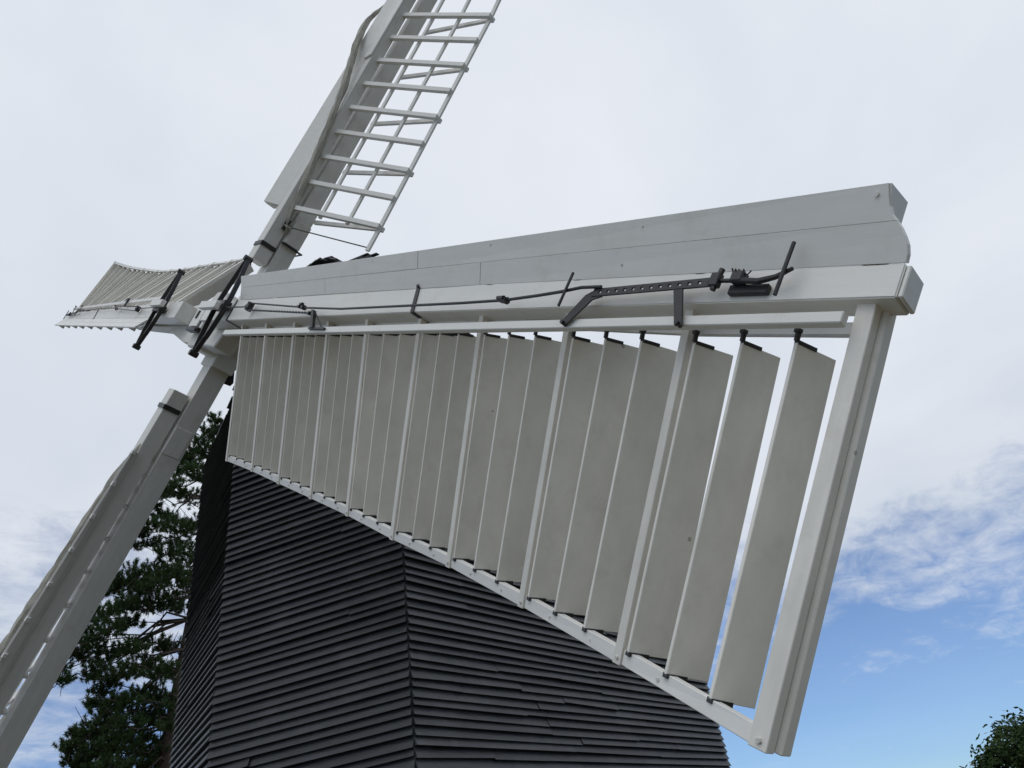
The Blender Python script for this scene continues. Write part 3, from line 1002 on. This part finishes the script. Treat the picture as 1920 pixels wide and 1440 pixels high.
def pine():
    base = at(306, 1440, 20.0)
    root = bpy.data.objects.new('pine_tree', None)
    COL.objects.link(root)
    root.location = (base.x, base.y, 0)
    root['label'] = 'dark shaggy pine tree standing behind the windmill on the left'
    root['category'] = 'tree'
    O = Vector(root.location)
    tp = [Vector((base.x, base.y, 0)), at(310, 1440, 20.6), at(336, 1300, 20.7), at(362, 1150, 20.8), at(388, 980, 20.9), at(402, 800, 20.6)]
    tr = MB()
    tr.tube([p - O for p in tp], [0.36, 0.22, 0.19, 0.15, 0.10, 0.03], 10)
    tr.build('trunk', M_BARK, root, smooth=True)
    # limbs: start on the trunk, pads of foliage along them (pixel x, y, spread in metres, tufts)
    limbs = [
        ((398, 800), [(404, 785, .22, 40, 0), (414, 800, .2, 24, .2), (388, 806, .2, 24, -.2), (398, 822, .3, 40, .2)]),
        ((390, 850), [(372, 830, .3, 46, 0), (358, 850, .34, 60, .3), (392, 850, .36, 70, 0), (412, 850, .3, 40, .3)]),
        ((382, 900), [(345, 868, .4, 80, .3), (372, 885, .42, 90, -.3), (398, 890, .36, 60, .4), (322, 884, .36, 60, .2), (300, 898, .3, 40, 0)]),
        ((376, 935), [(330, 915, .40, 70, -.4), (295, 925, .36, 60, 0), (282, 950, .3, 46, .2), (350, 935, .4, 60, .5), (388, 930, .3, 30, .3)]),
        ((370, 985), [(310, 975, .42, 80, .3), (278, 985, .34, 60, -.2), (262, 1000, .28, 40, 0), (340, 990, .42, 80, -.3), (370, 985, .36, 50, .4), (285, 1018, .26, 30, .1), (252, 1022, .2, 22, 0)]),
        ((362, 1030), [(335, 1025, .36, 60, .4), (312, 1040, .34, 50, 0), (362, 1035, .36, 50, -.4), (348, 1052, .3, 36, .4)]),
        ((356, 1070), [(300, 1075, .46, 90, .3), (262, 1078, .42, 80, -.2), (230, 1090, .36, 70, 0), (205, 1100, .3, 46, .2), (330, 1085, .46, 90, -.3), (352, 1100, .4, 60, .3), (245, 1105, .36, 56, .3), (285, 1108, .4, 70, -.3), (192, 1112, .2, 26, 0)]),
        ((348, 1115), [(310, 1130, .42, 70, 0), (270, 1135, .36, 60, .3), (230, 1135, .36, 60, -.2), (195, 1145, .36, 60, .1), (165, 1160, .3, 44, 0), (345, 1135, .36, 46, .4)]),
        ((340, 1160), [(240, 1165, .36, 54, .2), (205, 1178, .36, 56, -.2), (172, 1190, .36, 56, .2), (145, 1205, .34, 50, 0), (128, 1225, .3, 40, .2), (105, 1250, .28, 40, 0), (94, 1268, .24, 34, .1), (118, 1272, .26, 34, -.1), (150, 1228, .28, 34, .2), (180, 1215, .28, 30, 0)]),
        ((336, 1215), [(290, 1205, .36, 44, .2), (250, 1215, .34, 46, -.2), (222, 1222, .3, 40, 0), (200, 1238, .3, 36, .3), (318, 1212, .3, 36, .3), (180, 1255, .28, 30, .0), (165, 1268, .2, 20, .0)]),
        ((330, 1260), [(270, 1250, .4, 66, .3), (232, 1260, .36, 56, -.2), (205, 1278, .34, 46, 0), (186, 1295, .3, 36, .2), (302, 1262, .42, 60, -.3), (332, 1262, .36, 40, .4), (176, 1318, .2, 22, 0)]),
        ((324, 1310), [(280, 1300, .4, 66, .2), (245, 1312, .36, 56, -.2), (215, 1318, .34, 50, .2), (195, 1335, .3, 40, 0), (310, 1312, .4, 56, .3), (338, 1320, .34, 36, -.3), (230, 1340, .34, 44, .3)]),
        ((318, 1350), [(270, 1345, .42, 74, .2), (235, 1362, .42, 76, -.2), (200, 1370, .38, 66, .2), (170, 1368, .34, 56, 0), (148, 1382, .3, 50, .2), (133, 1402, .26, 40, 0), (302, 1350, .4, 50, .3), (330, 1362, .34, 34, -.3)]),
        ((314, 1395), [(262, 1392, .42, 76, .3), (225, 1400, .42, 76, -.2), (188, 1405, .4, 70, .2), (158, 1415, .34, 56, 0), (140, 1428, .28, 36, .1), (285, 1415, .36, 46, .3)]),
        ((308, 1440), [(250, 1432, .44, 80, .2), (210, 1438, .44, 80, -.2), (170, 1445, .4, 66, .1), (280, 1450, .4, 56, .3)]),
    ]
    V = []
    br = MB()
    for (sx, sy), pads in limbs:
        s0 = at(sx + 18, sy, 20.75) - O
        far = min(pads, key=lambda p: p[0])
        for (x, y, sp, n, dz) in pads:
            c = at(x, y, 20.0 + dz * 2.2) - O
            midp = (s0 + c) * 0.5 + Vector((0, 0, -0.10 - random.random() * 0.12))
            q1 = s0.lerp(c, 0.3) + Vector(rng.normal(0, 0.10, 3)) + Vector((0, 0, 0.05))
            q2 = s0.lerp(c, 0.65) + Vector(rng.normal(0, 0.12, 3)) - Vector((0, 0, 0.12))
            br.tube([s0, q1, midp, q2, c], [0.034, 0.026, 0.02, 0.015, 0.009], 5)
            cc = np.array(c)
            for k in range(6):
                e = c + Vector(rng.normal(0, 1, 3)) * sp * 0.75
                br.tube([c, (c + e) * 0.5 + Vector((0, 0, -0.04)), e], [0.012, 0.009, 0.005], 4)
            nt = int(n * 0.95)
            # tufts sit on the outside of the pad
            dv = unit(rng.normal(0, 1, (nt, 3)))
            dv[:, 2] = dv[:, 2] * 0.8 + 0.1
            pos = cc + dv * sp * rng.uniform(0.35, 1.1, (nt, 1)) * np.array([1.15, 1.15, 0.75])
            for p_, d_ in zip(pos, dv):
                nn = 64
                axis = unit(d_ * 0.7 + np.array([0, 0, 0.75]) + rng.normal(0, 0.25, 3))
                nd = unit(axis * 0.55 + rng.normal(0, 0.6, (nn, 3)))
                ln = rng.uniform(0.07, 0.11, (nn, 1))
                st = p_ + axis * rng.uniform(-0.07, 0.05, (nn, 1))
                sidev = unit(np.cross(nd, rng.normal(0, 1, (nn, 3)))) * 0.0075
                tri = np.stack([st - sidev, st + sidev, st + nd * ln], axis=1)
                V.append(tri.reshape(-1, 3))
    br.build('branches', M_BARK, root, smooth=True)
    tris_mesh('crown', np.concatenate(V), M_NEEDLE, root)
pine()

def broadleaf():
    ctr = at(1960, 1512, 26.0)
    root = bpy.data.objects.new('broadleaf_tree', None)
    COL.objects.link(root)
    root.location = (ctr.x, ctr.y, 0)
    root['label'] = 'rounded leafy tree top in the lower right corner'
    root['category'] = 'tree'
    O = Vector(root.location)
    tr = MB()
    tr.tube([Vector((0, 0, 0)), Vector((0.05, 0, 1.2)), Vector((0, 0.05, ctr.z - 0.3)), Vector((0, 0, ctr.z + 0.9))], [0.26, 0.2, 0.14, 0.03], 9)
    for k in range(14):
        a = k * 2.4
        z0 = 1.2 + k * 0.16
        tr.tube([Vector((0, 0, z0)), Vector((math.cos(a) * 0.9, math.sin(a) * 0.9, z0 + 0.5)), Vector((math.cos(a) * 1.6, math.sin(a) * 1.6, z0 + 0.9))], [0.07, 0.04, 0.015], 5)
    tr.build('trunk', M_BARK, root, smooth=True)
    R = 1.85
    V = []
    C = np.array((0, 0, ctr.z))
    ncl = 900
    dv = unit(rng.normal(0, 1, (ncl, 3)))
    rad = R * rng.uniform(0.45, 1.0, (ncl, 1)) ** 0.6
    lump = 1 + 0.13 * np.sin(dv[:, :1] * 5 + 1) + 0.1 * np.sin(dv[:, 1:2] * 7) + 0.1 * np.sin(dv[:, 2:] * 6 + 2)
    cl_ = C + dv * rad * lump * np.array([1, 1, 0.92])
    for c, d_ in zip(cl_, dv):
        n = 36
        p = c + rng.normal(0, 0.12, (n, 3))
        nrm = unit(d_ * 0.6 + np.array([0, 0, 0.5]) + rng.normal(0, 0.6, (n, 3)))
        a = unit(np.cross(nrm, rng.normal(0, 1, (n, 3))))
        b = np.cross(nrm, a)
        s_ = rng.uniform(0.055, 0.095, (n, 1))
        q0, q1, q2, q3 = p - a * s_, p + b * s_ * 0.5, p + a * s_, p - b * s_ * 0.5
        V.append(np.stack([q0, q1, q2, q0, q2, q3], axis=1).reshape(-1, 3))
    tris_mesh('crown', np.concatenate(V), M_LEAF, root)
broadleaf()
